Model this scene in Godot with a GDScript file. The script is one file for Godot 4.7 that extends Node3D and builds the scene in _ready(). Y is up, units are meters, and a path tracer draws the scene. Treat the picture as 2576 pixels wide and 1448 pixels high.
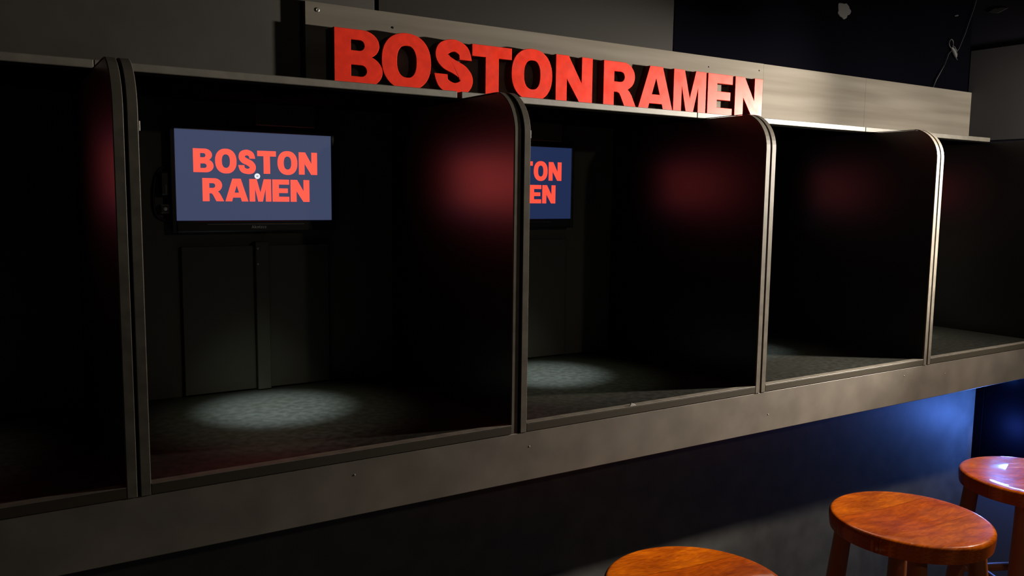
extends Node3D
# Row of solo dining booths behind a counter, lit by one low warm spot lamp at the right.
# All heights in the code are measured from the counter top, which stands H above the floor.
const H := 1.05
const PITCH := 0.648          # booth to booth
const INNER := 0.6153         # clear width of a booth
const BOARD := 0.0145         # side board thickness
const RIGHT := 2.5288         # face of the right-hand wall
const Z_BACK := -0.525        # back of the booths
const Z_SHELF := -0.1988
const Z_FASCIA := -0.2684
const Z_WALL := -0.282
const Z_LETTER := -0.249
const Z_KNEE := -0.1819
const SHELF_TOP := 0.619
const LID := 0.6055

var M := {}
var used := {}

func V(x: float, y: float, z: float) -> Vector3:
	return Vector3(x, y + H, z)

# ---------------------------------------------------------------- mesh builder
class MB:
	var st := SurfaceTool.new()
	var count := 0
	func _init():
		st.begin(Mesh.PRIMITIVE_TRIANGLES)
	func tri(a: Vector3, b: Vector3, c: Vector3, n: Vector3, na = null, nb = null, nc = null, ua = Vector2.ZERO, ub = Vector2.ZERO, uc = Vector2.ZERO):
		var g := (b - a).cross(c - a)
		if g.length_squared() < 1e-18:
			return
		var f := g.normalized()
		if f.dot(n) < 0.0:
			f = -f
		var list := [[a, na, ua], [b, nb, ub], [c, nc, uc]]
		if g.dot(n) > 0.0:
			list = [[a, na, ua], [c, nc, uc], [b, nb, ub]]
		for e in list:
			st.set_normal(f if e[1] == null else e[1])
			st.set_uv(e[2])
			st.add_vertex(e[0])
		count += 1
	func quad(a: Vector3, b: Vector3, c: Vector3, d: Vector3, n: Vector3):
		tri(a, b, c, n)
		tri(a, c, d, n)
	func box(lo: Vector3, hi: Vector3, e := 0.0):
		# chamfered box
		var s := hi - lo
		e = minf(e, minf(s.x, minf(s.y, s.z)) * 0.45)
		var c := (lo + hi) * 0.5
		var h := s * 0.5
		var k := h - Vector3(e, e, e)
		for ax in 3:
			for sg in [-1.0, 1.0]:
				var n := Vector3.ZERO
				n[ax] = sg
				var u := (ax + 1) % 3
				var v := (ax + 2) % 3
				var p := []
				for q in [[-1, -1], [1, -1], [1, 1], [-1, 1]]:
					var w := c
					w[ax] += sg * h[ax]
					w[u] += q[0] * k[u]
					w[v] += q[1] * k[v]
					p.append(w)
				quad(p[0], p[1], p[2], p[3], n)
		if e <= 0.0:
			return
		for ax in 3:
			var u := (ax + 1) % 3
			var v := (ax + 2) % 3
			for su in [-1.0, 1.0]:
				for sv in [-1.0, 1.0]:
					var n := Vector3.ZERO
					n[u] = su
					n[v] = sv
					var p := []
					for q in [[-1, 0], [1, 0], [1, 1], [-1, 1]]:
						var w := c
						w[ax] += q[0] * k[ax]
						w[u] += su * (h[u] if q[1] == 0 else k[u])
						w[v] += sv * (k[v] if q[1] == 0 else h[v])
						p.append(w)
					quad(p[0], p[1], p[2], p[3], n)
		for sx in [-1.0, 1.0]:
			for sy in [-1.0, 1.0]:
				for sz in [-1.0, 1.0]:
					tri(c + Vector3(sx * h.x, sy * k.y, sz * k.z), c + Vector3(sx * k.x, sy * h.y, sz * k.z), c + Vector3(sx * k.x, sy * k.y, sz * h.z), Vector3(sx, sy, sz))
	func lathe(o: Vector3, axis: Vector3, prof: Array, seg := 24):
		# prof: [radius, height] along axis; smooth
		var a := axis.normalized()
		var u := a.cross(Vector3(0.31, 0.2, 0.93)).normalized()
		var w := a.cross(u)
		var nrm := []
		for i in prof.size():
			var p0: Array = prof[maxi(i - 1, 0)]
			var p1: Array = prof[mini(i + 1, prof.size() - 1)]
			nrm.append(Vector2(p1[1] - p0[1], -(p1[0] - p0[0])).normalized())
		for i in prof.size() - 1:
			for j in seg:
				var P := []
				var N := []
				for q in [[i, j], [i + 1, j], [i + 1, j + 1], [i, j + 1]]:
					var t: float = TAU * q[1] / seg
					var d := u * cos(t) + w * sin(t)
					P.append(o + d * float(prof[q[0]][0]) + a * float(prof[q[0]][1]))
					N.append((d * nrm[q[0]].x + a * nrm[q[0]].y).normalized())
				var n: Vector3 = N[0] + N[1] + N[2] + N[3]
				tri(P[0], P[1], P[2], n, N[0], N[1], N[2])
				tri(P[0], P[2], P[3], n, N[0], N[2], N[3])
	func tube(path: Array, r, seg := 10):
		# r: radius or array of radii
		var rings := []
		var norms := []
		var prev := Vector3(0.2, 0.3, 0.9)
		for i in path.size():
			var d: Vector3 = (path[mini(i + 1, path.size() - 1)] - path[maxi(i - 1, 0)]).normalized()
			var u := (prev - d * prev.dot(d)).normalized()
			prev = u
			var w := d.cross(u)
			var rr: float = r[i] if r is Array else r
			var ring := []
			var nn := []
			for j in seg:
				var t := TAU * j / seg
				var e := u * cos(t) + w * sin(t)
				ring.append(path[i] + e * rr)
				nn.append(e)
			rings.append(ring)
			norms.append(nn)
		for i in path.size() - 1:
			for j in seg:
				var k := (j + 1) % seg
				var n: Vector3 = norms[i][j] + norms[i][k]
				tri(rings[i][j], rings[i + 1][j], rings[i + 1][k], n, norms[i][j], norms[i + 1][j], norms[i + 1][k])
				tri(rings[i][j], rings[i + 1][k], rings[i][k], n, norms[i][j], norms[i + 1][k], norms[i][k])
		for e in [0, path.size() - 1]:
			var d: Vector3 = (path[0] - path[1]) if e == 0 else (path[e] - path[e - 1])
			for j in range(1, seg - 1):
				tri(rings[e][0], rings[e][j], rings[e][j + 1], d)
	func prism(outer: PackedVector2Array, holes: Array, o: Vector3, u: Vector3, v: Vector3, w: Vector3, z0: float, z1: float, bevel := 0.0, back := true, front := true, sides := true):
		# outline in the u,v plane extruded along w from z0 to z1, front edge at z1 bevelled
		var loops := [outer]
		loops.append_array(holes)
		var inset := []
		for i in loops.size():
			var l: PackedVector2Array = loops[i]
			var a := 0.0
			for k in l.size():
				a += l[k].cross(l[(k + 1) % l.size()])
			if (a > 0.0) != (i == 0):
				l.reverse()
				loops[i] = l
			var q := PackedVector2Array()
			for k in l.size():
				var d0 := (l[k] - l[(k - 1 + l.size()) % l.size()]).normalized()
				var d1 := (l[(k + 1) % l.size()] - l[k]).normalized()
				var n0 := Vector2(-d0.y, d0.x)
				var n1 := Vector2(-d1.y, d1.x)
				var m := (n0 + n1).normalized()
				q.append(l[k] + m * bevel / maxf(m.dot(n0), 0.35))
			inset.append(q)
		for i in loops.size():
			var l: PackedVector2Array = loops[i]
			var q: PackedVector2Array = inset[i]
			for k in l.size():
				var k2 := (k + 1) % l.size()
				var d := l[k2] - l[k]
				var n := u * d.y - v * d.x
				var A := o + u * l[k].x + v * l[k].y
				var B := o + u * l[k2].x + v * l[k2].y
				if sides:
					quad(A + w * z0, B + w * z0, B + w * (z1 - bevel), A + w * (z1 - bevel), n)
				if bevel > 0.0 and front:
					var C := o + u * q[k].x + v * q[k].y
					var D := o + u * q[k2].x + v * q[k2].y
					quad(A + w * (z1 - bevel), B + w * (z1 - bevel), D + w * z1, C + w * z1, n.normalized() + w)
		var t: Array = MB.fill(inset) if front else []
		for k in range(0, t.size(), 3):
			tri(o + u * t[k].x + v * t[k].y + w * z1, o + u * t[k + 1].x + v * t[k + 1].y + w * z1, o + u * t[k + 2].x + v * t[k + 2].y + w * z1, w)
		if back:
			t = MB.fill(loops)
			for k in range(0, t.size(), 3):
				tri(o + u * t[k].x + v * t[k].y + w * z0, o + u * t[k + 1].x + v * t[k + 1].y + w * z0, o + u * t[k + 2].x + v * t[k + 2].y + w * z0, -w)
	static func fill(loops: Array) -> Array:
		# keyhole the holes into the outline, then clip ears
		var p: Array = Array(loops[0])
		var hs := loops.slice(1)
		hs.sort_custom(func(a, b): return Array(a).map(func(q): return q.x).max() > Array(b).map(func(q): return q.x).max())
		for h in hs:
			var best := INF
			var bi := 0
			var bj := 0
			for i in p.size():
				for j in h.size():
					var dd: float = p[i].distance_squared_to(h[j])
					if dd < best:
						var clear := true
						for l in [p, Array(h)]:
							for k in l.size():
								var a: Vector2 = l[k]
								var b: Vector2 = l[(k + 1) % l.size()]
								if a == p[i] or b == p[i] or a == h[j] or b == h[j]:
									continue
								if Geometry2D.segment_intersects_segment(p[i], h[j], a, b) != null:
									clear = false
						if clear:
							best = dd
							bi = i
							bj = j
			var merged := p.slice(0, bi + 1)
			for k in h.size() + 1:
				merged.append(h[(bj + k) % h.size()])
			merged.append_array(p.slice(bi))
			p = merged
		var out := []
		var idx := range(p.size())
		var guard := 0
		while idx.size() > 3 and guard < 4000:
			guard += 1
			var done := false
			for k in idx.size():
				var a: Vector2 = p[idx[(k - 1 + idx.size()) % idx.size()]]
				var b: Vector2 = p[idx[k]]
				var c: Vector2 = p[idx[(k + 1) % idx.size()]]
				var cr := (b - a).cross(c - b)
				if cr <= 1e-14:
					continue
				var ok := true
				for m in idx:
					var q: Vector2 = p[m]
					if q == a or q == b or q == c:
						continue
					if (b - a).cross(q - a) >= -1e-14 and (c - b).cross(q - b) >= -1e-14 and (a - c).cross(q - c) >= -1e-14:
						ok = false
						break
				if ok:
					out.append_array([a, b, c])
					idx.remove_at(k)
					done = true
					break
			if not done:
				# drop a degenerate corner
				for k in idx.size():
					var a: Vector2 = p[idx[(k - 1 + idx.size()) % idx.size()]]
					var b: Vector2 = p[idx[k]]
					var c: Vector2 = p[idx[(k + 1) % idx.size()]]
					if absf((b - a).cross(c - b)) <= 1e-12:
						idx.remove_at(k)
						done = true
						break
				if not done:
					break
		if idx.size() == 3:
			out.append_array([p[idx[0]], p[idx[1]], p[idx[2]]])
		return out
	func mesh() -> ArrayMesh:
		return st.commit()

# ---------------------------------------------------------------- scene helpers
func numbered(n: String) -> String:
	if not used.has(n):
		used[n] = 0
		return n
	used[n] += 1
	return "%s_%03d" % [n, used[n]]

func thing(called: String, label: String, category: String, at: Vector3, group := "") -> Node3D:
	var o := Node3D.new()
	o.name = numbered(called)
	add_child(o, true)
	o.position = at
	tag(o, label, category, group)
	return o

func tag(o: Node, label: String, category := "", group := "", kind := ""):
	if label: o.set_meta("label", label)
	if category: o.set_meta("category", category)
	if group: o.set_meta("group", group)
	if kind: o.set_meta("kind", kind)

func build(called: String, mb: MB, mat: Material, parent: Node3D, label := "", shift := true) -> MeshInstance3D:
	# shapes are written in world coordinates; shift puts them under a thing whose origin is at its base
	var o := MeshInstance3D.new()
	o.mesh = mb.mesh()
	o.material_override = mat
	o.cast_shadow = GeometryInstance3D.SHADOW_CASTING_SETTING_ON
	if parent == self:
		o.name = numbered(called)
	else:
		o.name = called
		if shift:
			o.position = -root_offset(parent)
	parent.add_child(o, true)
	if label: o.set_meta("label", label)
	return o

func root_offset(n: Node3D) -> Vector3:
	var p := Vector3.ZERO
	while n != self:
		p += n.position
		n = n.get_parent()
	return p

func slab(lo: Vector3, hi: Vector3, e := 0.0) -> MB:
	var b := MB.new()
	b.box(lo, hi, e)
	return b

func mat(called: String, col: Color, rough: float, spec := 0.5) -> StandardMaterial3D:
	var m := StandardMaterial3D.new()
	m.resource_name = called
	m.albedo_color = col
	m.roughness = rough
	m.metallic_specular = spec
	M[called] = m
	return m

func lin(r: float, g: float, b: float) -> Color:
	return Color(r, g, b).linear_to_srgb()

func glow(called: String, col: Color, energy: float) -> StandardMaterial3D:
	var m := mat(called, Color(0.02, 0.02, 0.02), 0.4)
	m.emission_enabled = true
	m.emission = col
	m.emission_energy_multiplier = energy
	return m

func noise_tex(seed_: int, freq: float, lo: Color, hi: Color, stretch := Vector2.ONE, size := 512) -> ImageTexture:
	var n := FastNoiseLite.new()
	n.seed = seed_
	n.frequency = freq
	n.fractal_octaves = 4
	var img := Image.create(size, size, false, Image.FORMAT_RGB8)
	for y in size:
		for x in size:
			# blended towards the borders so that it tiles
			var fx := float(x) / size
			var fy := float(y) / size
			var a := n.get_noise_2d(x * stretch.x, y * stretch.y)
			var b := n.get_noise_2d((x - size) * stretch.x, y * stretch.y)
			var c := n.get_noise_2d(x * stretch.x, (y - size) * stretch.y)
			var d := n.get_noise_2d((x - size) * stretch.x, (y - size) * stretch.y)
			var t := lerpf(lerpf(a, b, fx), lerpf(c, d, fx), fy)
			img.set_pixel(x, y, lo.lerp(hi, clampf(t * 1.3 + 0.5, 0.0, 1.0)))
	img.generate_mipmaps()
	return ImageTexture.create_from_image(img)

func wood_tex() -> ImageTexture:
	var n := FastNoiseLite.new()
	n.seed = 11
	n.frequency = 0.012
	n.fractal_octaves = 3
	var f := FastNoiseLite.new()
	f.seed = 5
	f.frequency = 0.03
	var img := Image.create(768, 512, false, Image.FORMAT_RGB8)
	var dark := Color(0.62, 0.26, 0.03)
	var light := Color(0.93, 0.48, 0.05)
	for y in 512:
		for x in 768:
			var w := n.get_noise_2d(x * 0.35, y * 1.6)
			var rings := 0.5 + 0.5 * sin((y * 0.055 + w * 7.0) * 2.0)
			var fine := f.get_noise_2d(x * 0.5, y * 9.0)
			var blot := n.get_noise_2d(x * 0.30 + 900.0, y * 1.1)
			img.set_pixel(x, y, dark.lerp(light, clampf(0.42 + 0.3 * (rings - 0.5) + 0.3 * fine + 0.55 * blot, 0.0, 1.0)))
	img.generate_mipmaps()
	return ImageTexture.create_from_image(img)

func materials():
	var mottled := noise_tex(3, 0.012, Color(0.86, 0.86, 0.86), Color(1, 1, 1))
	var streaks := noise_tex(8, 0.02, Color(0.88, 0.87, 0.86), Color(1, 1, 1), Vector2(0.12, 2.2))
	var scuffs := noise_tex(21, 0.03, Color(0.7, 0.7, 0.7), Color(1, 1, 1))
	# warm grey paint of fascia, apron and edge bands
	for d in [["grey_paint", lin(0.150, 0.131, 0.110), 0.5, mottled, 1.6], ["fascia_paint", lin(0.158, 0.144, 0.123), 0.6, streaks, 1.1], ["edge_band", lin(0.135, 0.12, 0.10), 0.45, mottled, 4.0], ["shelf_edge", lin(0.125, 0.116, 0.095), 0.55, mottled, 5.0], ["wall_grey", lin(0.026, 0.0222, 0.018), 0.75, mottled, 1.3]]:
		var m: StandardMaterial3D = mat(d[0], d[1], d[2], 0.5)
		m.albedo_texture = d[3]
		m.uv1_triplanar = true
		m.uv1_world_triplanar = true
		m.uv1_scale = Vector3.ONE * d[4]
	M.shelf_edge.metallic_specular = 0.6
	M.fascia_paint.metallic_specular = 0.1
	M.edge_band.metallic_specular = 0.3
	mat("wall_shaded", lin(0.0095, 0.0083, 0.007), 0.8, 0.3)  # wall grey darkened to stand for the weaker lamplight there
	mat("wall_black", lin(0.0016, 0.0016, 0.0028), 0.9, 0.0)  # black taken deeper so that the upper wall's shade is in the colour
	mat("navy_black", lin(0.02, 0.02, 0.03), 0.8, 0.2)
	mat("wall_right", lin(0.04, 0.039, 0.044), 0.75)
	mat("knee", lin(0.084, 0.083, 0.080), 0.6)
	M.knee.albedo_texture = mottled
	M.knee.uv1_triplanar = true
	M.knee.uv1_world_triplanar = true
	M.knee.uv1_scale = Vector3.ONE * 2.0
	mat("gloss_black", lin(0.0022, 0.0022, 0.0026), 0.33, 0.5)
	mat("counter_trim", lin(0.046, 0.040, 0.030), 0.5, 0.3)
	mat("counter_black", lin(0.011, 0.0113, 0.009), 0.42, 0.4)
	M.counter_black.roughness_texture = scuffs
	M.counter_black.uv1_triplanar = true
	M.counter_black.uv1_world_triplanar = true
	M.counter_black.uv1_scale = Vector3.ONE * 3.0
	M.counter_black.roughness = 0.5
	mat("booth_back", lin(0.10, 0.092, 0.076), 0.7, 0.2)
	mat("lid_black", lin(0.002, 0.002, 0.002), 0.8, 0.0)
	mat("door_paint", lin(0.085, 0.079, 0.068), 0.6, 0.3)
	mat("plastic_black", lin(0.012, 0.012, 0.012), 0.35)
	mat("cable_black", lin(0.008, 0.008, 0.008), 0.5)
	mat("metal", lin(0.55, 0.53, 0.5), 0.3)
	M.metal.metallic = 1.0
	mat("pale", lin(0.30, 0.30, 0.28), 0.6)
	mat("white_print", lin(0.8, 0.8, 0.78), 0.6)
	mat("wall_patch", lin(0.07, 0.068, 0.068), 0.9)
	mat("wire", lin(0.035, 0.035, 0.038), 0.6)
	mat("red_paint", lin(0.76, 0.030, 0.010), 0.44, 0.25)
	M.red_paint.albedo_texture = noise_tex(33, 0.02, Color(0.92, 0.9, 0.9), Color(1, 1, 1))
	M.red_paint.roughness_texture = noise_tex(37, 0.012, Color(0.75, 0.75, 0.75), Color(1, 1, 1))
	M.red_paint.uv1_triplanar = true
	M.red_paint.uv1_world_triplanar = true
	M.red_paint.uv1_scale = Vector3.ONE * 4.0
	mat("red_shaded_side", lin(0.10, 0.004, 0.003), 0.7, 0.3)  # letter sides turned from the lamp, their shade put into the red
	var wt := wood_tex()
	var wr := noise_tex(41, 0.02, Color(0.55, 0.55, 0.55), Color(1, 1, 1), Vector2(0.6, 1.4))
	for i in 3:
		var m := mat("wood_%d" % i, [Color(1, 1, 1), Color(0.97, 0.89, 0.82), Color(1.0, 0.97, 0.95)][i], 0.28, 0.5)
		m.albedo_texture = wt
		m.clearcoat_enabled = true
		m.clearcoat = 0.6
		m.clearcoat_roughness = 0.04
		m.metallic_specular = 0.18
		m.roughness = 0.45
		m.roughness_texture = wr
		m.uv1_offset = Vector3(0.31 * i, 0.37 * i, 0)
	mat("wood_leg", Color(0.66, 0.37, 0.20), 0.4)
	mat("floor", lin(0.16, 0.155, 0.15), 0.6)
	mat("pale_wall", lin(0.22, 0.22, 0.22), 0.7)
	mat("room", lin(0.03, 0.028, 0.026), 0.85)
	glow("screen_blue", lin(0.046, 0.060, 0.118), 1.0)
	glow("screen_navy", lin(0.014, 0.026, 0.080), 1.0)  # darker copy of the screen, oblique-view dimming put into the colour
	glow("screen_red", lin(1.0, 0.055, 0.035), 2.2)
	glow("screen_red_dim", lin(1.0, 0.085, 0.05), 1.1)
	glow("screen_white", lin(0.85, 0.88, 0.92), 1.0)
	glow("neon_blue", lin(0.09, 0.31, 1.0), 170.0)
	glow("lamp_glow", lin(1.0, 0.84, 0.62), 2.0)
	glow("pendant_glow", lin(1.0, 0.88, 0.70), 1.0)
	glow("led_glow", lin(0.9, 1.0, 0.85), 0.6)

# ---------------------------------------------------------------- lettering
func arc(p: PackedVector2Array, cx: float, cy: float, rx: float, ry: float, a0: float, a1: float, n: int):
	for i in n + 1:
		var t := deg_to_rad(lerpf(a0, a1, float(i) / n))
		p.append(Vector2(cx + rx * cos(t), cy + ry * sin(t)))

func oval(cx: float, cy: float, rx: float, ry: float, e: float, n := 44) -> PackedVector2Array:
	var p := PackedVector2Array()
	for i in n:
		var t := TAU * i / n
		p.append(Vector2(cx + rx * signf(cos(t)) * pow(absf(cos(t)), 2.0 / e), cy + ry * signf(sin(t)) * pow(absf(sin(t)), 2.0 / e)))
	return p

func poly(a: Array) -> PackedVector2Array:
	var p := PackedVector2Array()
	for i in range(0, a.size(), 2):
		p.append(Vector2(a[i], a[i + 1]))
	return p

func letter(c: String) -> Array:
	# [outline, holes, width], cap height 1
	var o := PackedVector2Array()
	match c:
		"B":
			o = poly([0, 1, 0, 0])
			arc(o, 0.60, 0.28, 0.38, 0.28, -90, 64, 14)
			arc(o, 0.56, 0.745, 0.355, 0.255, -58, 90, 14)
			var h1 := poly([0.335, 0.375, 0.335, 0.175])
			arc(h1, 0.53, 0.275, 0.12, 0.10, -90, 90, 8)
			var h2 := poly([0.335, 0.815, 0.335, 0.63])
			arc(h2, 0.50, 0.7225, 0.105, 0.0925, -90, 90, 8)
			return [o, [h1, h2], 0.98]
		"O":
			return [oval(0.53, 0.5, 0.53, 0.53, 2.25), [oval(0.53, 0.5, 0.205, 0.295, 2.4, 32)], 1.06]
		"S":
			var c0 := [[0.72, 0.645, 0.29], [0.665, 0.815, 0.26], [0.45, 0.905, 0.235], [0.225, 0.83, 0.28], [0.185, 0.69, 0.30], [0.285, 0.57, 0.29], [0.46, 0.495, 0.27], [0.645, 0.405, 0.29], [0.745, 0.27, 0.30], [0.675, 0.13, 0.28], [0.455, 0.08, 0.22], [0.225, 0.16, 0.26], [0.155, 0.345, 0.30]]
			var pts := []
			for i in c0.size() - 1:
				for k in 5:
					var t := k / 5.0
					var q := []
					for j in 3:
						q.append(cubic_interpolate(c0[i][j], c0[i + 1][j], c0[maxi(i - 1, 0)][j], c0[mini(i + 2, c0.size() - 1)][j], t))
					pts.append(q)
			pts.append(c0[-1])
			var l := []
			var r := []
			for i in pts.size():
				var a: Array = pts[maxi(i - 1, 0)]
				var b: Array = pts[mini(i + 1, pts.size() - 1)]
				var d := Vector2(b[0] - a[0], b[1] - a[1]).normalized()
				if i == 0 or i == pts.size() - 1:
					d = Vector2(0, 1)
				var n := Vector2(-d.y, d.x)
				var p := Vector2(pts[i][0], pts[i][1])
				l.append(p + n * pts[i][2] * 0.5)
				r.append(p - n * pts[i][2] * 0.5)
			r.reverse()
			return [PackedVector2Array(l + r), [], 0.90]
		"T":
			return [poly([0.32, 0, 0.65, 0, 0.65, 0.77, 0.97, 0.77, 0.97, 1, 0, 1, 0, 0.77, 0.32, 0.77]), [], 0.97]
		"N":
			return [poly([0, 0, 0.305, 0, 0.305, 0.50, 0.675, 0, 1, 0, 1, 1, 0.695, 1, 0.695, 0.47, 0.345, 1, 0, 1]), [], 1.0]
		"R":
			o = poly([0, 1, 0, 0, 0.32, 0, 0.32, 0.35, 0.40, 0.35, 0.465, 0.325, 0.51, 0.26, 0.655, 0, 1.02, 0, 0.85, 0.30, 0.785, 0.38, 0.73, 0.42])
			arc(o, 0.58, 0.70, 0.36, 0.30, -50, 90, 14)
			var h := poly([0.32, 0.79, 0.32, 0.575])
			arc(h, 0.50, 0.6825, 0.12, 0.1075, -90, 90, 8)
			return [o, [h], 1.02]
		"A":
			return [poly([0, 0, 0.32, 0, 0.372, 0.17, 0.758, 0.17, 0.81, 0, 1.13, 0, 0.772, 1, 0.362, 1]), [poly([0.45, 0.38, 0.68, 0.38, 0.565, 0.72])], 1.13]
		"M":
			return [poly([0, 0, 0.275, 0, 0.275, 0.62, 0.435, 0, 0.665, 0, 0.825, 0.62, 0.825, 0, 1.1, 0, 1.1, 1, 0.735, 1, 0.55, 0.38, 0.365, 1, 0, 1]), [], 1.1]
		"E":
			return [poly([0, 0, 0.87, 0, 0.87, 0.22, 0.33, 0.22, 0.33, 0.395, 0.80, 0.395, 0.80, 0.60, 0.33, 0.60, 0.33, 0.78, 0.87, 0.78, 0.87, 1, 0, 1]), [], 0.88]
	return [o, [], 1.0]

func scaled(p: PackedVector2Array, sx: float, sy: float) -> PackedVector2Array:
	var q := PackedVector2Array()
	for v in p:
		q.append(Vector2(v.x * sx, v.y * sy))
	return q

func write(b: MB, word: String, x0: float, x1: float, y: float, h: float, z: float, gap := 0.05):
	# a word laid flat into b, fitted between x0 and x1
	var total := 0.0
	for c in word:
		total += letter(c)[2] + gap
	total -= gap
	var s := (x1 - x0) / total
	var x := x0
	for c in word:
		var l := letter(c)
		b.prism(scaled(l[0], s, h), l[1].map(func(q): return scaled(q, s, h)), V(x, y, 0), Vector3.RIGHT, Vector3.UP, Vector3.BACK, z - 0.0006, z, 0.0, false)
		x += (l[2] + gap) * s

# ---------------------------------------------------------------- booths
func side_profile(zf: float, grow: float) -> PackedVector2Array:
	# the front edge of a side board, bottom to top, as (z, y); grow pushes it outwards
	var p := PackedVector2Array()
	p.append(Vector2(zf + grow, -0.0157))
	var r := 0.078
	arc(p, zf - r, LID - r, r + grow, r + grow, 0, 90, 14)
	p.append(Vector2(Z_SHELF + 0.0005, LID + grow))
	return p

func side_board(x0: float, x1: float, zf: float, parent: Node3D):
	var e := 0.003
	var p := side_profile(zf - e, 0.0)
	p[p.size() - 1].y = LID - e
	for i in p.size():
		p[i].y = minf(p[i].y, LID - e)
	p.append(Vector2(Z_BACK, LID - e))
	p.append(Vector2(Z_BACK, -0.0157))
	var b := MB.new()
	b.prism(p, [], V(x0, 0, 0), Vector3.BACK, Vector3.UP, Vector3.RIGHT, 0.0, x1 - x0)
	var panel := build("side_panel", b, M.gloss_black, parent)
	# edge band wrapped round the front and the rounded top corner
	var inner := side_profile(zf - e, 0.0)
	var mid := side_profile(zf - e, e - 0.0012)
	var outer := side_profile(zf - e, e)
	var c := 0.0012
	b = MB.new()
	for i in inner.size() - 1:
		var n2 := Vector2(outer[i + 1].y - outer[i].y, -(outer[i + 1].x - outer[i].x)).normalized()
		var n := Vector3(0, n2.y, n2.x)
		var P := func(q: PackedVector2Array, k: int, x: float) -> Vector3: return V(x, minf(q[k].y, LID), q[k].x)
		b.quad(P.call(outer, i, x0 + c), P.call(outer, i, x1 - c), P.call(outer, i + 1, x1 - c), P.call(outer, i + 1, x0 + c), n)
		for s in [[x0, x0 + c, Vector3.LEFT], [x1, x1 - c, Vector3.RIGHT]]:
			b.quad(P.call(mid, i, s[0]), P.call(outer, i, s[1]), P.call(outer, i + 1, s[1]), P.call(mid, i + 1, s[0]), n + s[2])
			b.quad(P.call(inner, i, s[0]), P.call(mid, i, s[0]), P.call(mid, i + 1, s[0]), P.call(inner, i + 1, s[0]), s[2])
	b.quad(V(x0, -0.0157, zf - e), V(x1, -0.0157, zf - e), V(x1, -0.0157, zf), V(x0, -0.0157, zf), Vector3.DOWN)
	build("edge_band", b, M.edge_band, panel)

func booth(x0: float, w: float, z_left: float, z_right: float, label: String):
	var t := thing("dining_booth", label, "booth", V(x0 + w * 0.5, -0.016, -0.26), "solo dining booths along the counter")
	side_board(x0 - BOARD, x0, z_left, t)
	side_board(x0 + w, x0 + w + BOARD, z_right, t)
	build("counter_board", slab(V(x0, -0.012, Z_BACK), V(x0 + w, 0, -0.0185), 0.0008), M.counter_black, t)
	var band := build("counter_edge_band", slab(V(x0, -0.0157, -0.018), V(x0 + w, -0.0012, -0.0002), 0.0006), M.counter_trim, t)
	build("edge_highlight", slab(V(x0, -0.0011, -0.018), V(x0 + w, 0.0006, 0), 0.0005), M.edge_band, band)  # paler strip stands in for lamplight caught along the top edge
	build("lid", slab(V(x0, LID - 0.0045, Z_BACK), V(x0 + w, LID, Z_SHELF - 0.001)), M.lid_black, t)
	var back := build("back_panel", slab(V(x0 - BOARD, -0.012, Z_BACK - 0.014), V(x0 + w + BOARD, LID, Z_BACK)), M.booth_back, t)
	build("door", slab(V(x0 + 0.1505, 0.002, Z_BACK), V(x0 + 0.2955, 0.308, Z_BACK + 0.010), 0.0012), M.door_paint, t)
	build("door", slab(V(x0 + 0.3262, 0.002, Z_BACK), V(x0 + 0.459, 0.308, Z_BACK + 0.010), 0.0012), M.door_paint, t)
	build("door_batten", slab(V(x0 + 0.2965, 0.001, Z_BACK), V(x0 + 0.3245, 0.316, Z_BACK + 0.020), 0.0012), M.door_paint, t)
	build("valance_box", slab(V(x0 + 0.301, 0.556, Z_BACK), V(x0 + 0.424, LID - 0.0045, Z_BACK + 0.032), 0.001), M.booth_back, t)
	for s in [0.1, 0.5]:
		var b := MB.new()
		b.lathe(V(x0 + 0.303 - 0.002, 0.31 - s * 0.08, Z_BACK + 0.020), Vector3.BACK, [[0.0024, 0.0], [0.0022, 0.0009], [0.0001, 0.0013]], 12)
		build("screw_head", b, M.metal, t)

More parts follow.
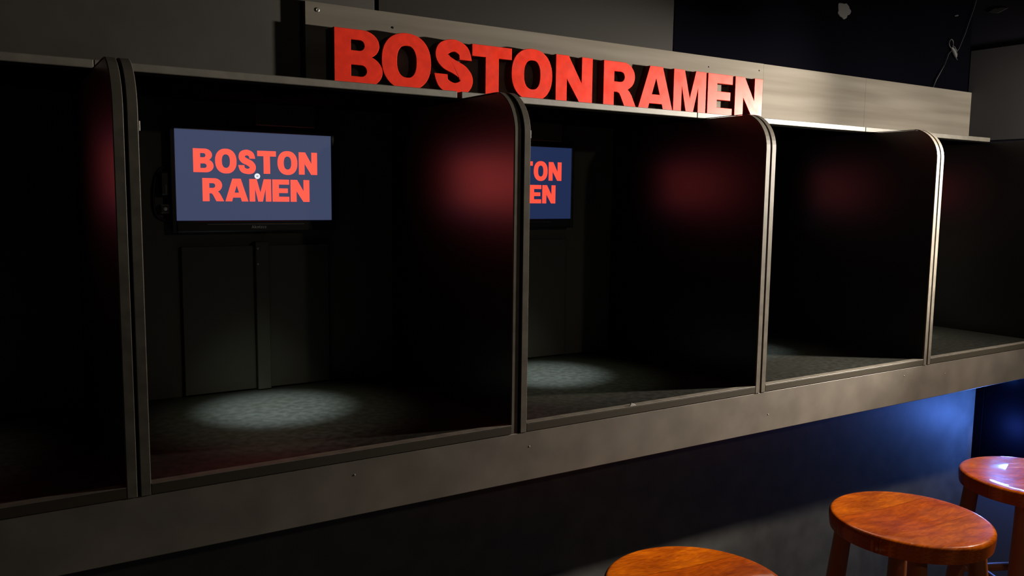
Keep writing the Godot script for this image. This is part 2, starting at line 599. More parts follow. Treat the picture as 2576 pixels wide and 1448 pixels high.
func monitor(x0: float, screen: Material, power: float, label: String):
	var t := thing("monitor", label, "monitor", V(x0 + 0.302, 0.337, Z_BACK), "wall monitors in the booths")
	var sx0 := x0 + 0.1416
	var sx1 := x0 + 0.4623
	var sy0 := 0.3609
	var sy1 := 0.5413
	var b := slab(V(x0 + 0.134, 0.339, Z_BACK + 0.0005), V(x0 + 0.468, 0.547, -0.5055), 0.003)
	build("housing", b, M.plastic_black, t)
	b = MB.new()
	b.box(V(x0 + 0.1325, 0.3375, -0.512), V(sx0, 0.549, -0.5005), 0.0012)
	b.box(V(sx1, 0.3375, -0.512), V(x0 + 0.4695, 0.549, -0.5005), 0.0012)
	b.box(V(sx0 - 0.001, sy1, -0.512), V(sx1 + 0.001, 0.549, -0.5005), 0.0012)
	b.box(V(sx0 - 0.001, 0.3375, -0.512), V(sx1 + 0.001, sy0, -0.5005), 0.0025)
	var bz := build("bezel", b, M.plastic_black, t)
	build("bezel_groove", slab(V(x0 + 0.20, 0.3530, -0.5010), V(x0 + 0.40, 0.3536, -0.5001)), M.metal, bz)
	var sc := build("screen", slab(V(sx0, sy0, -0.506), V(sx1, sy1, -0.5034)), screen, t, "blue screen with red lettering")
	b = MB.new()
	write(b, "BOSTON", x0 + 0.1761, x0 + 0.4308, 0.4577, 0.0467, -0.5029, 0.085)
	write(b, "RAMEN", x0 + 0.1926, x0 + 0.4130, 0.4000, 0.0460, -0.5029, 0.075)
	build("lettering", b, M.screen_red if power > 0.9 else M.screen_red_dim, sc, "red letters reading BOSTON RAMEN")
	b = MB.new()
	b.lathe(V(x0 + 0.3023, 0.4521, -0.5026), Vector3.BACK, [[0.0058, 0.0], [0.0058, 0.0004], [0.0001, 0.0004]], 24)
	build("pause_button", b, M.screen_white, sc, "small round white pause symbol")
	b = MB.new()
	for k in [-0.0011, 0.0011]:
		b.box(V(x0 + 0.3023 + k - 0.0005, 0.4507, -0.5022), V(x0 + 0.3023 + k + 0.0005, 0.4535, -0.5020))
	build("pause_bars", b, M.plastic_black, sc)
	var tm := TextMesh.new()
	var f := SystemFont.new()
	f.font_names = PackedStringArray(["Droid Sans"])
	f.font_weight = 700
	tm.font = f
	tm.text = "Akntzcs"
	tm.font_size = 32
	tm.pixel_size = 0.00026
	tm.depth = 0.0006
	var o := MeshInstance3D.new()
	o.name = "brand_lettering"
	o.mesh = tm
	o.material_override = M.white_print
	bz.add_child(o, true)
	o.position = V(x0 + 0.3031, 0.3474, -0.5002) - root_offset(bz)
	# light of the screen, in front of its face
	var l := AreaLight3D.new()
	l.name = "screen_light"
	l.light_color = lin(1.0, 0.12, 0.10)
	l.light_energy = 0.019 * power
	l.area_size = Vector2(0.27, 0.11)
	l.area_range = 6.0
	l.shadow_enabled = true
	t.add_child(l)
	l.position = V(x0 + 0.302, 0.452, -0.4985) - t.position
	l.rotation.y = PI

func fittings(x0: float, where: String):
	# charger block, plug box, cable and pull handle on the booth's back panel
	var z := Z_BACK
	var t := thing("plug_box", "small pale plug box by the monitor in " + where, "plug", V(x0 + 0.1255, 0.373, z), "plug boxes beside the monitors")
	build("body", slab(V(x0 + 0.1135, 0.3755, z + 0.0005), V(x0 + 0.1315, 0.3925, z + 0.016), 0.0015), M.pale, t)
	build("face_plate", slab(V(x0 + 0.1145, 0.377, z + 0.0162), V(x0 + 0.130, 0.391, z + 0.0175), 0.0006), M.wire, t)
	var b := MB.new()
	b.lathe(V(x0 + 0.1222, 0.384, z + 0.0176), Vector3.BACK, [[0.0035, 0.0], [0.003, 0.0014], [0.0001, 0.0018]], 14)
	build("knob", b, M.white_print, t)
	t = thing("power_adapter", "black power adapter hanging above the plug box in " + where, "adapter", V(x0 + 0.1245, 0.411, z), "power adapters beside the monitors")
	build("body", slab(V(x0 + 0.114, 0.411, z + 0.0005), V(x0 + 0.1305, 0.457, z + 0.02), 0.003), M.plastic_black, t)
	build("edge_strip", slab(V(x0 + 0.1232, 0.4145, z + 0.0202), V(x0 + 0.1244, 0.432, z + 0.0209)), M.pale, t)
	b = MB.new()
	var pts := []
	var key := [[0.131, 0.466], [0.119, 0.464], [0.109, 0.448], [0.1035, 0.42], [0.103, 0.39], [0.107, 0.372], [0.116, 0.364], [0.131, 0.360]]
	for i in key.size() - 1:
		for k in 4:
			var s := k / 4.0
			pts.append(V(x0 + cubic_interpolate(key[i][0], key[i + 1][0], key[maxi(i - 1, 0)][0], key[mini(i + 2, 7)][0], s), cubic_interpolate(key[i][1], key[i + 1][1], key[maxi(i - 1, 0)][1], key[mini(i + 2, 7)][1], s), z + 0.004))
	b.tube(pts, 0.0026, 8)
	var cable := build("power_cable", b, M.cable_black, self)
	tag(cable, "black cable looping beside the monitor in " + where, "cable", "cables beside the monitors")
	t = thing("pull_handle", "slim grey pull handle right of the monitor in " + where, "handle", V(x0 + 0.537, 0.40, z), "pull handles beside the monitors")
	build("grip", slab(V(x0 + 0.5335, 0.4, z + 0.012), V(x0 + 0.5395, 0.46, z + 0.017), 0.0015), M.wire, t)
	for y in [0.404, 0.450]:
		build("standoff", slab(V(x0 + 0.5345, y, z), V(x0 + 0.5385, y + 0.006, z + 0.0125)), M.wire, t)

func downlight(x0: float, power: float, where: String):
	var t := thing("downlight", "tiny round downlight under the lid of " + where, "downlight", V(x0 + 0.285, LID - 0.0045, -0.33), "downlights under the booth lids")
	var b := MB.new()
	b.lathe(V(x0 + 0.285, LID - 0.0045, -0.33), Vector3.DOWN, [[0.018, 0.0], [0.018, 0.007], [0.0155, 0.007], [0.0150, 0.0005]], 20)
	build("ring", b, M.lid_black, t)
	b = MB.new()
	b.lathe(V(x0 + 0.285, LID - 0.0045, -0.33), Vector3.DOWN, [[0.0148, 0.0003], [0.0148, 0.0008], [0.0001, 0.0008]], 20)
	build("lens", b, M.led_glow, t)
	for q in [[2.2, 16.5, lin(0.80, 0.96, 1.0), -0.02], [0.22, 27.0, lin(0.92, 1.0, 0.72), 0.05]]:
		var l := SpotLight3D.new()
		l.name = "downlight_beam"
		l.light_color = q[2]
		l.light_energy = q[0] * power
		l.spot_angle = q[1]
		l.spot_angle_attenuation = 1.0
		l.spot_range = 6.0
		l.spot_attenuation = 2.0
		l.light_size = 0.01
		l.shadow_enabled = true
		t.add_child(l, true)
		l.position = Vector3(0, -0.011, 0)
		l.rotation.x = -PI / 2 - q[3]

# ---------------------------------------------------------------- stools
func seat_height(r: float, R: float) -> float:
	var rr := 0.009
	var h := -0.0055 * (1.0 - smoothstep(0.0, R - 0.02, r))
	if r > R - rr:
		var d := (r - (R - rr)) / rr
		h -= rr * (1.0 - sqrt(maxf(0.0, 1.0 - d * d)))
	return h

func seat_board(z0: float, z1: float, R: float, th: float) -> MB:
	# strip of a round dished seat between two joints, grain along x
	var b := MB.new()
	var nz := 14
	var nx := 40
	var rows := []
	for j in nz + 1:
		var z := lerpf(z0, z1, float(j) / nz)
		# crowd rows towards the rim where the strip ends there
		if is_equal_approx(z1, R): z = z0 + (R - z0) * sin(float(j) / nz * PI / 2)
		if is_equal_approx(z0, -R): z = z1 - (z1 + R) * sin((1.0 - float(j) / nz) * PI / 2)
		var half := sqrt(maxf(0.0, R * R - z * z))
		var row := []
		for i in nx + 1:
			var x := -half * cos(PI * i / nx)
			row.append(Vector3(x, seat_height(minf(Vector2(x, z).length(), R), R), z))
		rows.append(row)
	var nrm := func(p: Vector3) -> Vector3:
		var r := Vector2(p.x, p.z).length()
		if r < 1e-5: return Vector3.UP
		r = minf(r, R - 0.0003)
		var e := 0.0002
		var s := (seat_height(r + e, R) - seat_height(r - e, R)) / (2 * e)
		return Vector3(-s * p.x / r, 1.0, -s * p.z / r).normalized()
	var uv := func(p: Vector3) -> Vector2: return Vector2(p.x / 0.36 + 0.5, p.z / 0.24 + 0.5)
	for j in nz:
		for i in nx:
			var a: Vector3 = rows[j][i]
			var c: Vector3 = rows[j + 1][i + 1]
			var p: Vector3 = rows[j][i + 1]
			var q: Vector3 = rows[j + 1][i]
			b.tri(a, p, c, Vector3.UP, nrm.call(a), nrm.call(p), nrm.call(c), uv.call(a), uv.call(p), uv.call(c))
			b.tri(a, c, q, Vector3.UP, nrm.call(a), nrm.call(c), nrm.call(q), uv.call(a), uv.call(c), uv.call(q))
			var d := Vector3.DOWN * th
			var fl := func(v: Vector3) -> Vector3: return Vector3(v.x * 0.985, -th, v.z * 0.985)
			b.tri(fl.call(a), fl.call(p), fl.call(c), Vector3.DOWN)
			b.tri(fl.call(a), fl.call(c), fl.call(q), Vector3.DOWN)
	# rim
	var low := func(v: Vector3, t: float) -> Vector3:
		var k := 1.0 - 0.015 * t * t
		return Vector3(v.x * k, lerpf(v.y, -th, t), v.z * k)
	for j in nz:
		for e in [0, nx]:
			var a: Vector3 = rows[j][e]
			var c: Vector3 = rows[j + 1][e]
			var na := Vector3(a.x, 0, a.z).normalized()
			var nc := Vector3(c.x, 0, c.z).normalized()
			for s in 3:
				var t0 := s / 3.0
				var t1 := (s + 1) / 3.0
				b.tri(low.call(a, t0), low.call(c, t0), low.call(c, t1), na + nc, na, nc, nc, uv.call(a), uv.call(c), uv.call(c) + Vector2(0, 0.05))
				b.tri(low.call(a, t0), low.call(c, t1), low.call(a, t1), na + nc, na, nc, na, uv.call(a), uv.call(c), uv.call(a) + Vector2(0, 0.05))
	return b

func make_stool(label: String) -> Node3D:
	# local coordinates: origin on the floor under the seat's centre
	var t := thing("bar_stool", label, "stool", Vector3.ZERO, "wooden bar stools at the counter")
	var R := 0.17
	var top := H - 0.284
	var cuts := [-R, -0.066, 0.052, R]
	for i in 3:
		var o := build("seat_board", seat_board(cuts[i] + (0.0003 if i > 0 else 0.0), cuts[i + 1] - (0.0003 if i < 2 else 0.0), R, 0.037), M["wood_%d" % i], t, "", false)
		o.position.y = top
	var foot := []
	for k in 4:
		var a := PI / 4 + PI / 2 * k
		var d := Vector3(cos(a), 0, sin(a))
		var p0 := d * 0.135 + Vector3.UP * (top - 0.035)
		var p1 := d * 0.207
		foot.append([p0, p1])
		var path := []
		var rad := []
		for s in 15:
			var u := s / 14.0
			path.append(p0.lerp(p1, u))
			rad.append(lerpf(0.019, 0.0215, smoothstep(0.0, 0.25, u)) - 0.006 * smoothstep(0.55, 1.0, u))
		var b := MB.new()
		b.tube(path, rad, 14)
		build("leg", b, M.wood_leg, t, "", false)
	for k in 4:
		for lev in [[0.31, 0.0], [0.62, 0.06]]:
			var u: float = lev[0] + (0.05 if k % 2 == 0 else 0.0)
			var a: Vector3 = foot[k][0].lerp(foot[k][1], u)
			var c: Vector3 = foot[(k + 1) % 4][0].lerp(foot[(k + 1) % 4][1], u)
			var b := MB.new()
			b.tube([a, a.lerp(c, 0.15), a.lerp(c, 0.5), a.lerp(c, 0.85), c], [0.008, 0.0105, 0.012, 0.0105, 0.008], 12)
			build("stretcher", b, M.wood_leg, t, "", false)
	return t

# ---------------------------------------------------------------- scene
func _ready():
	# camera, environment, lights
	var cam := Camera3D.new()
	cam.name = "camera"
	cam.keep_aspect = Camera3D.KEEP_HEIGHT
	cam.fov = rad_to_deg(2.0 * atan(724.0 / 2113.4536))
	cam.near = 0.02
	cam.far = 50.0
	add_child(cam)
	cam.position = V(-0.1952, 0.419, 1.2638)
	cam.rotation = Vector3(deg_to_rad(-6.2816), deg_to_rad(-32.5522), deg_to_rad(0.7152))
	cam.current = true
	var we := WorldEnvironment.new()
	we.name = "environment"
	var env := Environment.new()
	env.background_mode = Environment.BG_COLOR
	env.background_color = Color(0, 0, 0)
	env.tonemap_mode = Environment.TONE_MAPPER_LINEAR
	env.tonemap_exposure = 1.0
	env.sdfgi_enabled = true
	env.ssao_enabled = true
	env.ssil_enabled = true
	we.environment = env
	add_child(we)
	var lamp_at := V(2.455, 0.65, 0.42)
	var lamp := thing("clamp_lamp", "small warm spot lamp on an arm from the right wall", "lamp", lamp_at)
	for d in [["upper_beam", 6.8, 23.0, Vector3(-0.890, 0.052, -0.453)], ["lower_beam", 6.6, 23.0, Vector3(-0.799, -0.407, -0.443)], ["wide_beam", 2.3, 80.0, Vector3(-0.82, -0.55, -0.16)], ["right_spill", 0.82, 62.0, Vector3(0.0, 0.12, -1.0)]]:
		var s := SpotLight3D.new()
		s.name = d[0]
		s.light_color = lin(1.0, 0.90, 0.76)
		s.light_energy = d[1]
		s.spot_angle = d[2]
		s.spot_angle_attenuation = 1.0
		s.spot_range = 12.0
		s.spot_attenuation = 2.0
		s.light_size = 0.03
		s.shadow_enabled = true
		lamp.add_child(s)
		s.look_at_from_position(lamp_at, lamp_at + d[3], Vector3.UP)

	# dim pendant behind the viewer, the room's own light
	var pendant_at := V(1.74, 1.2, 2.75)
	var pendant := thing("pendant_lamp", "dim pendant lamp hanging from the ceiling behind the viewer", "lamp", pendant_at)
	var fill := OmniLight3D.new()
	fill.name = "pendant_light"
	fill.light_color = lin(1.0, 0.90, 0.74)
	fill.light_energy = 0.28
	fill.omni_range = 12.0
	fill.omni_attenuation = 2.0
	fill.light_size = 0.04
	fill.shadow_enabled = true
	pendant.add_child(fill)

	materials()

	# ---- lamp body (right of the frame) with added light blockers
	var b := MB.new()
	b.lathe(lamp_at, Vector3(-0.93, -0.15, -0.34), [[0.0001, -0.032], [0.018, -0.028], [0.03, -0.008], [0.031, 0.008], [0.022, 0.026], [0.0001, 0.034]], 20)
	build("bulb", b, M.lamp_glow, lamp)
	b = MB.new()
	b.lathe(lamp_at, Vector3(-0.93, -0.15, -0.34), [[0.012, -0.062], [0.028, -0.056], [0.040, -0.036], [0.044, -0.02], [0.042, -0.02], [0.038, -0.035], [0.026, -0.053], [0.0001, -0.058]], 24)
	build("shade", b, M.plastic_black, lamp)
	var added_visor := PackedVector2Array()  # unseen plate, added and cut to keep lamplight off the upper wall
	added_visor.append(Vector2(0.05, -0.08))
	added_visor.append(Vector2(0.05, 0.06))
	arc(added_visor, 0.0, 0.0, 0.34, 0.34, 165, 216, 12)
	added_visor.append(Vector2(-0.08, -0.10))
	b = MB.new()
	b.prism(added_visor, [], lamp_at, Vector3.RIGHT, Vector3.BACK, Vector3.UP, 0.046, 0.048)
	build("added_hood", b, M.plastic_black, lamp)
	b = MB.new()
	b.prism(oval(0.0, 0.0, 0.029, 0.029, 2.0, 24), [], lamp_at, Vector3.RIGHT, Vector3.BACK, Vector3.UP, -0.052, -0.050)  # unseen disc added to block steep lamplight on the right stool
	build("added_lip", b, M.plastic_black, lamp)
	b = MB.new()
	b.tube([lamp_at + Vector3(0.06, 0.012, 0.028), lamp_at + Vector3(0.066, 0.012, 0.05), V(RIGHT, 0.66, 0.50)], 0.007, 10)
	build("arm", b, M.plastic_black, lamp)

	b = MB.new()
	b.lathe(pendant_at, Vector3.DOWN, [[0.0001, -0.05], [0.03, -0.04], [0.05, 0.0], [0.04, 0.035], [0.0001, 0.05]], 20)
	build("globe", b, M.pendant_glow, pendant)
	b = MB.new()
	b.tube([pendant_at + Vector3(0, 0.045, 0), V(1.74, 1.55, 2.75)], 0.006, 8)
	build("cord", b, M.cable_black, pendant)

	# ---- the room
	var room := [["floor", V(-2.2, -H - 0.1, -0.7), V(4.0, -H, 3.2), "floor"], ["ceiling", V(-2.2, 1.55, -0.7), V(4.0, 1.65, 3.2), "room"], ["wall_left", V(-2.3, -H, -0.7), V(-2.2, 1.55, 3.2), "room"], ["wall_front", V(-2.3, -H, 3.2), V(4.0, 1.55, 3.3), "room"], ["wall_back", V(-2.3, -H, -0.8), V(4.0, 1.55, -0.7), "room"], ["wall_counter", V(-2.2, -H, Z_KNEE - 0.05), V(RIGHT, -0.0165, Z_KNEE), "knee"]]
	for r in room:
		tag(build(r[0], slab(r[1], r[2]), M[r[3]], self), "", "", "", "structure")
	# right wall: pale below, a black sheet panel behind the stool, dark grey plaster above the booths
	var wr := Node3D.new()
	wr.name = "wall_right"
	add_child(wr)
	wr.position = V(RIGHT + 0.05, -H, 1.2)
	tag(wr, "", "", "", "structure")
	build("plaster_base", slab(V(RIGHT, -H, -0.7), V(RIGHT + 0.1, -0.5, 3.2)), M.pale_wall, wr)
	build("dark_plaster", slab(V(RIGHT + 0.006, -0.5, -0.7), V(RIGHT + 0.1, 1.55, 3.2)), M.navy_black, wr)
	build("sheet_panel", slab(V(RIGHT - 0.003, -0.5, -0.155), V(RIGHT + 0.006, -0.018, 1.6), 0.001), M.wall_black, wr)
	build("corner_strip", slab(V(RIGHT - 0.008, -0.5, -0.1818), V(RIGHT + 0.006, -0.018, -0.156)), M.wall_black, wr)
	build("grey_panel", slab(V(RIGHT, 0.611, -0.281), V(RIGHT + 0.006, 0.8985, 1.6), 0.001), M.wall_right, wr)
	for y in [-0.135, -0.165]:
		b = MB.new()
		b.lathe(V(RIGHT - 0.008, y, -0.162), Vector3.LEFT, [[0.0032, 0.0], [0.003, 0.001], [0.0001, 0.0016]], 12)
		build("screw_head", b, M.pale, wr)
	# wall above the shelf: two grey panels and a black one, the last two darkened for shade
	var wu := Node3D.new()
	wu.name = "wall_upper"
	add_child(wu)
	wu.position = V(0, SHELF_TOP, Z_WALL)
	tag(wu, "", "", "", "structure")
	build("wall_panel", slab(V(-2.2, SHELF_TOP + 0.0005, Z_WALL - 0.02), V(0.4705, 1.55, Z_WALL), 0.001), M.wall_grey, wu)
	build("wall_panel", slab(V(0.4785, SHELF_TOP + 0.0005, Z_WALL - 0.02), V(1.243, 1.55, Z_WALL), 0.001), M.wall_shaded, wu, "grey panel above the letters, darkened for shade")
	build("wall_panel", slab(V(1.245, SHELF_TOP + 0.0005, Z_WALL - 0.02), V(RIGHT, 1.55, Z_WALL - 0.001), 0.001), M.wall_black, wu, "black stretch of wall above the right half of the shelf, shade put into its colour")
	build("batten", slab(V(0.4, SHELF_TOP + 0.0005, Z_WALL - 0.04), V(0.55, 1.55, Z_WALL - 0.021)), M.wall_black, wu)

	# ---- counter apron
	var ap := thing("counter_apron", "long plain grey apron board running along below the booth counters", "apron board", V(0.2, -0.11, -0.009))
	build("board", slab(V(-2.2, -0.1098, -0.018), V(2.485, -0.0162, -0.0012), 0.0012), M.grey_paint, ap)
	for s in [[0.655, -0.045], [1.31, -0.07], [2.02, -0.05], [0.31, -0.04], [1.83, -0.036]]:
		b = MB.new()
		b.lathe(V(s[0], s[1], -0.0012), Vector3.BACK, [[0.0016, 0.0], [0.0014, 0.0006], [0.0001, 0.0008]], 10)
		build("nail_head", b, M.pale, ap)
	for x in [-1.6, -0.65, 0.0, 0.65, 1.3, 1.94]:
		build("bracket", slab(V(x - 0.01, -0.10, Z_KNEE + 0.0005), V(x + 0.01, -0.0175, -0.0185)), M.booth_back, ap)

	# ---- booths
	var names := ["the leftmost booth", "the second booth from the left", "the third booth from the left", "the fourth booth from the left", "the rightmost booth"]
	var looks := ["dark booth cut off by the left edge of the picture, empty counter", "dark booth with the whole monitor and both lower doors in view", "dark booth whose monitor is half hidden by its left divider", "dark empty booth right of the end of the lettering", "dark booth in the corner against the right wall"]
	for i in 5:
		var x0 := (i - 1) * PITCH
		var w := INNER if i < 4 else RIGHT - 0.016 - x0
		booth(x0, w, [0.0, 0.0, 0.0, 0.0, 0.0][i], [0.0, -0.003, 0.0, 0.0, 0.0][i], looks[i])
	for i in 5:
		var x0 := (i - 1) * PITCH
		monitor(x0, M.screen_blue if i == 1 else M.screen_navy, [0.5, 1.0, 0.36, 0.08, 0.07][i], ["small monitor on the back of the leftmost booth", "small black monitor shown whole, blue screen with red lettering", "monitor half hidden by a divider, only ON and EN readable", "monitor on the back of the fourth booth from the left", "monitor on the back of the rightmost corner booth"][i])
		fittings(x0, names[i])
		downlight(x0, [0.4, 1.0, 1.0, 0.35, 0.8][i], names[i])

	# ---- shelf over the booths
	var sh := thing("overhead_shelf", "thin pale-edged shelf on top of the booths carrying the red sign letters", "shelf", V(0.2, LID, -0.24))
	for s in [[-2.2, -0.03], [-0.0295, 0.607], [0.6165, 1.2497], [1.2505, 1.890], [1.8912, RIGHT - 0.0005]]:
		build("shelf_board", slab(V(s[0], LID + 0.0003, Z_WALL - 0.019), V(s[1], SHELF_TOP, Z_SHELF), 0.0011), M.shelf_edge, sh)

	# ---- fascia behind the letters
	var fa := thing("sign_fascia", "long grey board standing on the shelf behind the red letters", "sign board", V(1.4, SHELF_TOP, -0.275))
	build("board", slab(V(0.3290, SHELF_TOP + 0.0003, Z_WALL + 0.0003), V(1.5498, 0.7662, Z_FASCIA), 0.0003), M.fascia_paint, fa)
	build("board", slab(V(1.5499, SHELF_TOP + 0.0003, Z_WALL + 0.0003), V(1.979, 0.7658, Z_FASCIA - 0.0002), 0.0003), M.fascia_paint, fa)
	build("board", slab(V(1.9791, SHELF_TOP + 0.0003, Z_WALL + 0.0003), V(RIGHT - 0.0005, 0.7658, Z_FASCIA - 0.0002), 0.0003), M.fascia_paint, fa)
	for s in [[0.352, 0.7525, 0.0042], [0.503, 0.738, 0.0022], [1.352, 0.7405, 0.002], [1.533, 0.7475, 0.002]]:
		b = MB.new()
		b.lathe(V(s[0], s[1], Z_FASCIA), Vector3.BACK, [[s[2], 0.0], [s[2] * 0.9, 0.0009], [s[2] * 0.45, 0.0014], [s[2] * 0.4, 0.0006], [0.0001, 0.0006]], 14)
		build("screw_head", b, M.metal if s[2] > 0.003 else M.cable_black, fa)

	# ---- the sign letters, each standing on the shelf
	var sign_ := [["B", 0.3760, 0.4725, "large red block letter B at the left end of the sign"], ["O", 0.4702, 0.5755, "large red block letter O right after the B"], ["S", 0.5815, 0.6710, "large red block letter S, the only S of the sign"], ["T", 0.6678, 0.7635, "large red block letter T, the only T of the sign"], ["O", 0.7625, 0.8670, "large red block letter O between the T and the N"], ["N", 0.8755, 0.9760, "large red block letter N ending the first word of the sign"], ["R", 1.0067, 1.1070, "large red block letter R starting the second word of the sign"], ["A", 1.1075, 1.2195, "large red block letter A, the only A of the sign"], ["M", 1.2185, 1.3262, "large red block letter M, the only M of the sign"], ["E", 1.3312, 1.4190, "large red block letter E, the only E of the sign"], ["N", 1.4263, 1.5270, "large pale-lit red letter N at the right end of the sign"]]
	for d in sign_:
		var l := letter(d[0])
		var s: float = (d[2] - d[1]) / l[2]
		var y0 := SHELF_TOP + (0.0035 if d[0] in ["O", "S"] else 0.0)
		var hh := 0.1035 if not d[0] in ["O", "S"] else 0.1015
		var t := thing("sign_letter", d[3], "letter", V((d[1] + d[2]) * 0.5, SHELF_TOP, Z_LETTER - 0.009), "red letters of the sign on the shelf")
		b = MB.new()
		b.prism(scaled(l[0], s, hh), l[1].map(func(q): return scaled(q, s, hh)), V(d[1], y0, 0), Vector3.RIGHT, Vector3.UP, Vector3.BACK, Z_FASCIA + 0.0004, Z_LETTER, 0.0008, false, true, false)
		build("face", b, M.red_paint, t, "glossy red front face")
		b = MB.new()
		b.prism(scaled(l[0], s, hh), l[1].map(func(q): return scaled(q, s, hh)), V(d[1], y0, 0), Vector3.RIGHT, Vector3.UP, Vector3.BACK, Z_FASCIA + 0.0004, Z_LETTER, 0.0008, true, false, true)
		build("side_walls", b, M.red_shaded_side, t, "red sides darkened for shade")

	# ---- bits on the black upper wall
	b = MB.new()
	var blob := PackedVector2Array()  # pale patch with a ragged round outline, slightly proud of the wall
	for i in 48:
		var a := TAU * i / 48
		var r := 0.021 * (1.0 + 0.07 * sin(3 * a + 0.6) + 0.09 * sin(5 * a + 2.0) + 0.03 * sin(11 * a))
		blob.append(Vector2(1.35 * r * cos(a), r * sin(a)))
	b.prism(blob, [], V(1.879, 0.9435, 0), Vector3.RIGHT, Vector3.UP, Vector3.BACK, Z_WALL - 0.0009, Z_WALL + 0.002, 0.001)
	tag(build("pale_patch", b, M.wall_patch, self), "pale ragged round patch on the black wall above the shelf", "plaster patch")
	b = MB.new()
	b.prism(poly([0.0, 0.0, 0.018, 0.0035, 0.022, 0.0085, 0.012, 0.007, 0.0, 0.0035]), [], V(2.425, 0.993, 0), Vector3.RIGHT, Vector3.UP, Vector3.BACK, Z_WALL - 0.0009, Z_WALL + 0.001, 0.0004)
	tag(build("tape_scrap", b, M.wire, self), "short scrap of tape on the black wall left of the hanging wire", "tape scrap")
	b = MB.new()
	b.prism(poly([0.0, 0.0, 0.012, -0.004, 0.03, -0.009, 0.04, -0.006, 0.062, 0.002, 0.04, 0.007, 0.03, 0.006, 0.02, 0.008, 0.012, 0.004]), [], V(RIGHT + 0.006, 1.013, -0.238), Vector3.BACK, Vector3.UP, Vector3.LEFT, 0.0001, 0.002, 0.0006)
	tag(build("paper_scrap", b, M.wire, self), "torn pale scrap stuck high on the right wall near the corner", "paper scrap")
	var wire := thing("hanging_wire", "thin grey wire dangling down the upper wall near the right corner", "wire", V(2.45, 0.77, -0.276))
	b = MB.new()
	b.tube([V(2.5265, 1.30, -0.274), V(2.5265, 1.057, -0.273), V(2.5165, 1.028, -0.274), V(2.503, 1.0, -0.274), V(2.4935, 0.978, -0.275), V(2.479, 0.946, -0.275), V(2.462, 0.918, -0.275), V(2.450, 0.897, -0.275), V(2.440, 0.888, -0.275)], 0.0011, 6)
	build("strand", b, M.wire, wire)
	b = MB.new()
	var loop := []
	for i in 17:
		var a := TAU * i / 16
		loop.append(V(2.405 + 0.011 * cos(a), 0.908 + 0.0125 * sin(a), -0.275))
	b.tube(loop, 0.0014, 6)
	b.tube([V(2.440, 0.888, -0.275), V(2.425, 0.9, -0.275), V(2.415, 0.901, -0.275)], 0.001, 6)
	build("loop", b, M.wire, wire)
	b = MB.new()
	b.tube([V(2.408, 0.897, -0.275), V(2.420, 0.888, -0.275), V(2.431, 0.876, -0.275), V(2.436, 0.869, -0.275)], [0.004, 0.0075, 0.007, 0.0035], 8)
	build("tag", b, M.wire, wire)
	b = MB.new()
	b.tube([V(2.410, 0.886, -0.276), V(2.396, 0.875, -0.276), V(2.3886, 0.859, -0.276)], 0.001, 6)
	b.tube([V(2.436, 0.869, -0.276), V(2.446, 0.862, -0.276)], 0.001, 6)
	b.tube([V(2.3886, 0.859, -0.276), V(2.380, 0.84, -0.277), V(2.361, 0.818, -0.277), V(2.338, 0.79, -0.277), V(2.327, 0.7675, -0.277)], [0.0006, 0.0006, 0.0016, 0.002, 0.0008], 6)
	build("loose_end", b, M.wire, wire)

	# ---- small bits on the dividers and the counter edge
	for d in [[0.0, 0.508, "tiny bright metal clip on the edge of the leftmost divider"], [PITCH, 0.528, "tiny bright metal clip on the edge of the second divider from the left"]]:
		var t := thing("metal_clip", d[2], "clip", V(d[0] + 0.001, d[1] - 0.008, -0.01), "metal clips on the divider edges")
		build("plate", slab(V(d[0] + 0.0002, d[1] - 0.007, -0.02), V(d[0] + 0.0022, d[1] + 0.007, -0.002), 0.0004), M.metal, t)
	var hk := thing("cable_hook", "small black hook under the shelf just right of the second divider", "hook", V(PITCH + 0.012, 0.56, -0.13))
	b = MB.new()
	b.tube([V(PITCH + 0.0005, 0.585, -0.06), V(PITCH + 0.008, 0.582, -0.06), V(PITCH + 0.012, 0.572, -0.06), V(PITCH + 0.010, 0.556, -0.06), V(PITCH + 0.004, 0.548, -0.06)], 0.0024, 8)
	build("shank", b, M.cable_black, hk)
	b = MB.new()
	b.lathe(V(PITCH + 0.0004, 0.585, -0.06), Vector3.RIGHT, [[0.006, 0.0], [0.0055, 0.0015], [0.0001, 0.002]], 14)
	build("base_plate", b, M.metal, hk)
	b = MB.new()
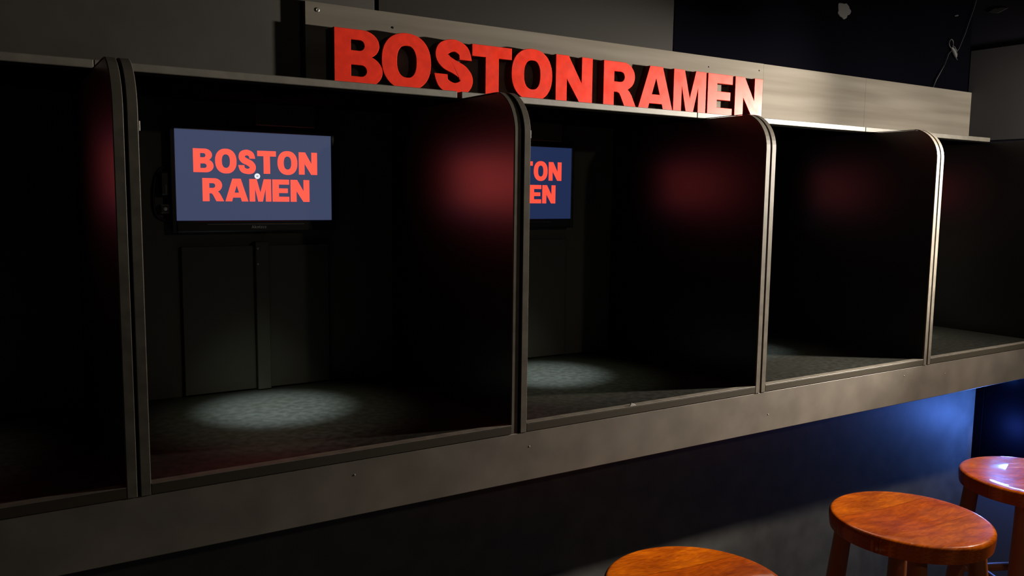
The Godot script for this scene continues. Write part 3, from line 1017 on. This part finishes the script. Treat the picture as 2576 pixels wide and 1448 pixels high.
	b.prism(poly([0, 0, 0.018, -0.001, 0.012, 0.003, 0.004, 0.006]), [], V(0.898, 0.0006, 0), Vector3.RIGHT, Vector3.UP, Vector3.BACK, -0.004, -0.002, 0.0003)
	tag(build("paper_sliver", b, M.pale, self), "tiny torn sliver standing on the counter edge of the third booth", "paper sliver")

	# ---- neon on the right wall under the counter end
	var ne := thing("neon_tube", "blue neon tube bent to a point, low on the right wall under the counter end", "neon sign", V(RIGHT - 0.012, -0.137, -0.006))
	b = MB.new()
	var path := []
	for p in [[-0.127, -0.052], [-0.125, -0.07], [-0.123, -0.085], [-0.1195, -0.101], [-0.1165, -0.105], [-0.1135, -0.101], [-0.110, -0.085], [-0.104, -0.05], [-0.102, -0.025], [-0.101, -0.006]]:
		path.append(V(RIGHT - 0.016, p[0], p[1]))
	b.tube(path, 0.0032, 10)
	build("glass_tube", b, M.neon_blue, ne)
	for p in [[-0.127, -0.056], [-0.1015, -0.015]]:
		build("standoff", slab(V(RIGHT - 0.0125, p[0] - 0.004, p[1] - 0.004), V(RIGHT - 0.0025, p[0] + 0.004, p[1] + 0.004)), M.plastic_black, ne)
	for p in [[-0.28, -0.05, 0.09]]:
		var l := OmniLight3D.new()
		l.name = "neon_light"
		l.light_color = lin(0.10, 0.25, 1.0)
		l.light_energy = p[2]
		l.omni_range = 8.0
		l.omni_attenuation = 2.0
		l.light_size = 0.02
		l.shadow_enabled = true
		ne.add_child(l, true)
		l.position = V(RIGHT - 0.05, p[0], p[1]) - ne.position

	# ---- stools
	var st := make_stool("wooden bar stool cut off by the bottom edge, nearest the viewer")
	st.position = Vector3(0.890, 0, 0.206)
	st.rotation.y = -0.15
	for d in [[1.538, 0.217, -0.10, "wooden bar stool with the whole worn orange seat in view"], [2.081, 0.214, -0.45, "wooden bar stool nearest the right wall, blue neon mirrored in its seat"]]:
		var c: Node3D = st.duplicate()
		c.name = numbered("bar_stool")
		add_child(c, true)
		c.position = Vector3(d[0], 0, d[1])
		c.rotation.y = d[2]
		c.set_meta("label", d[3])
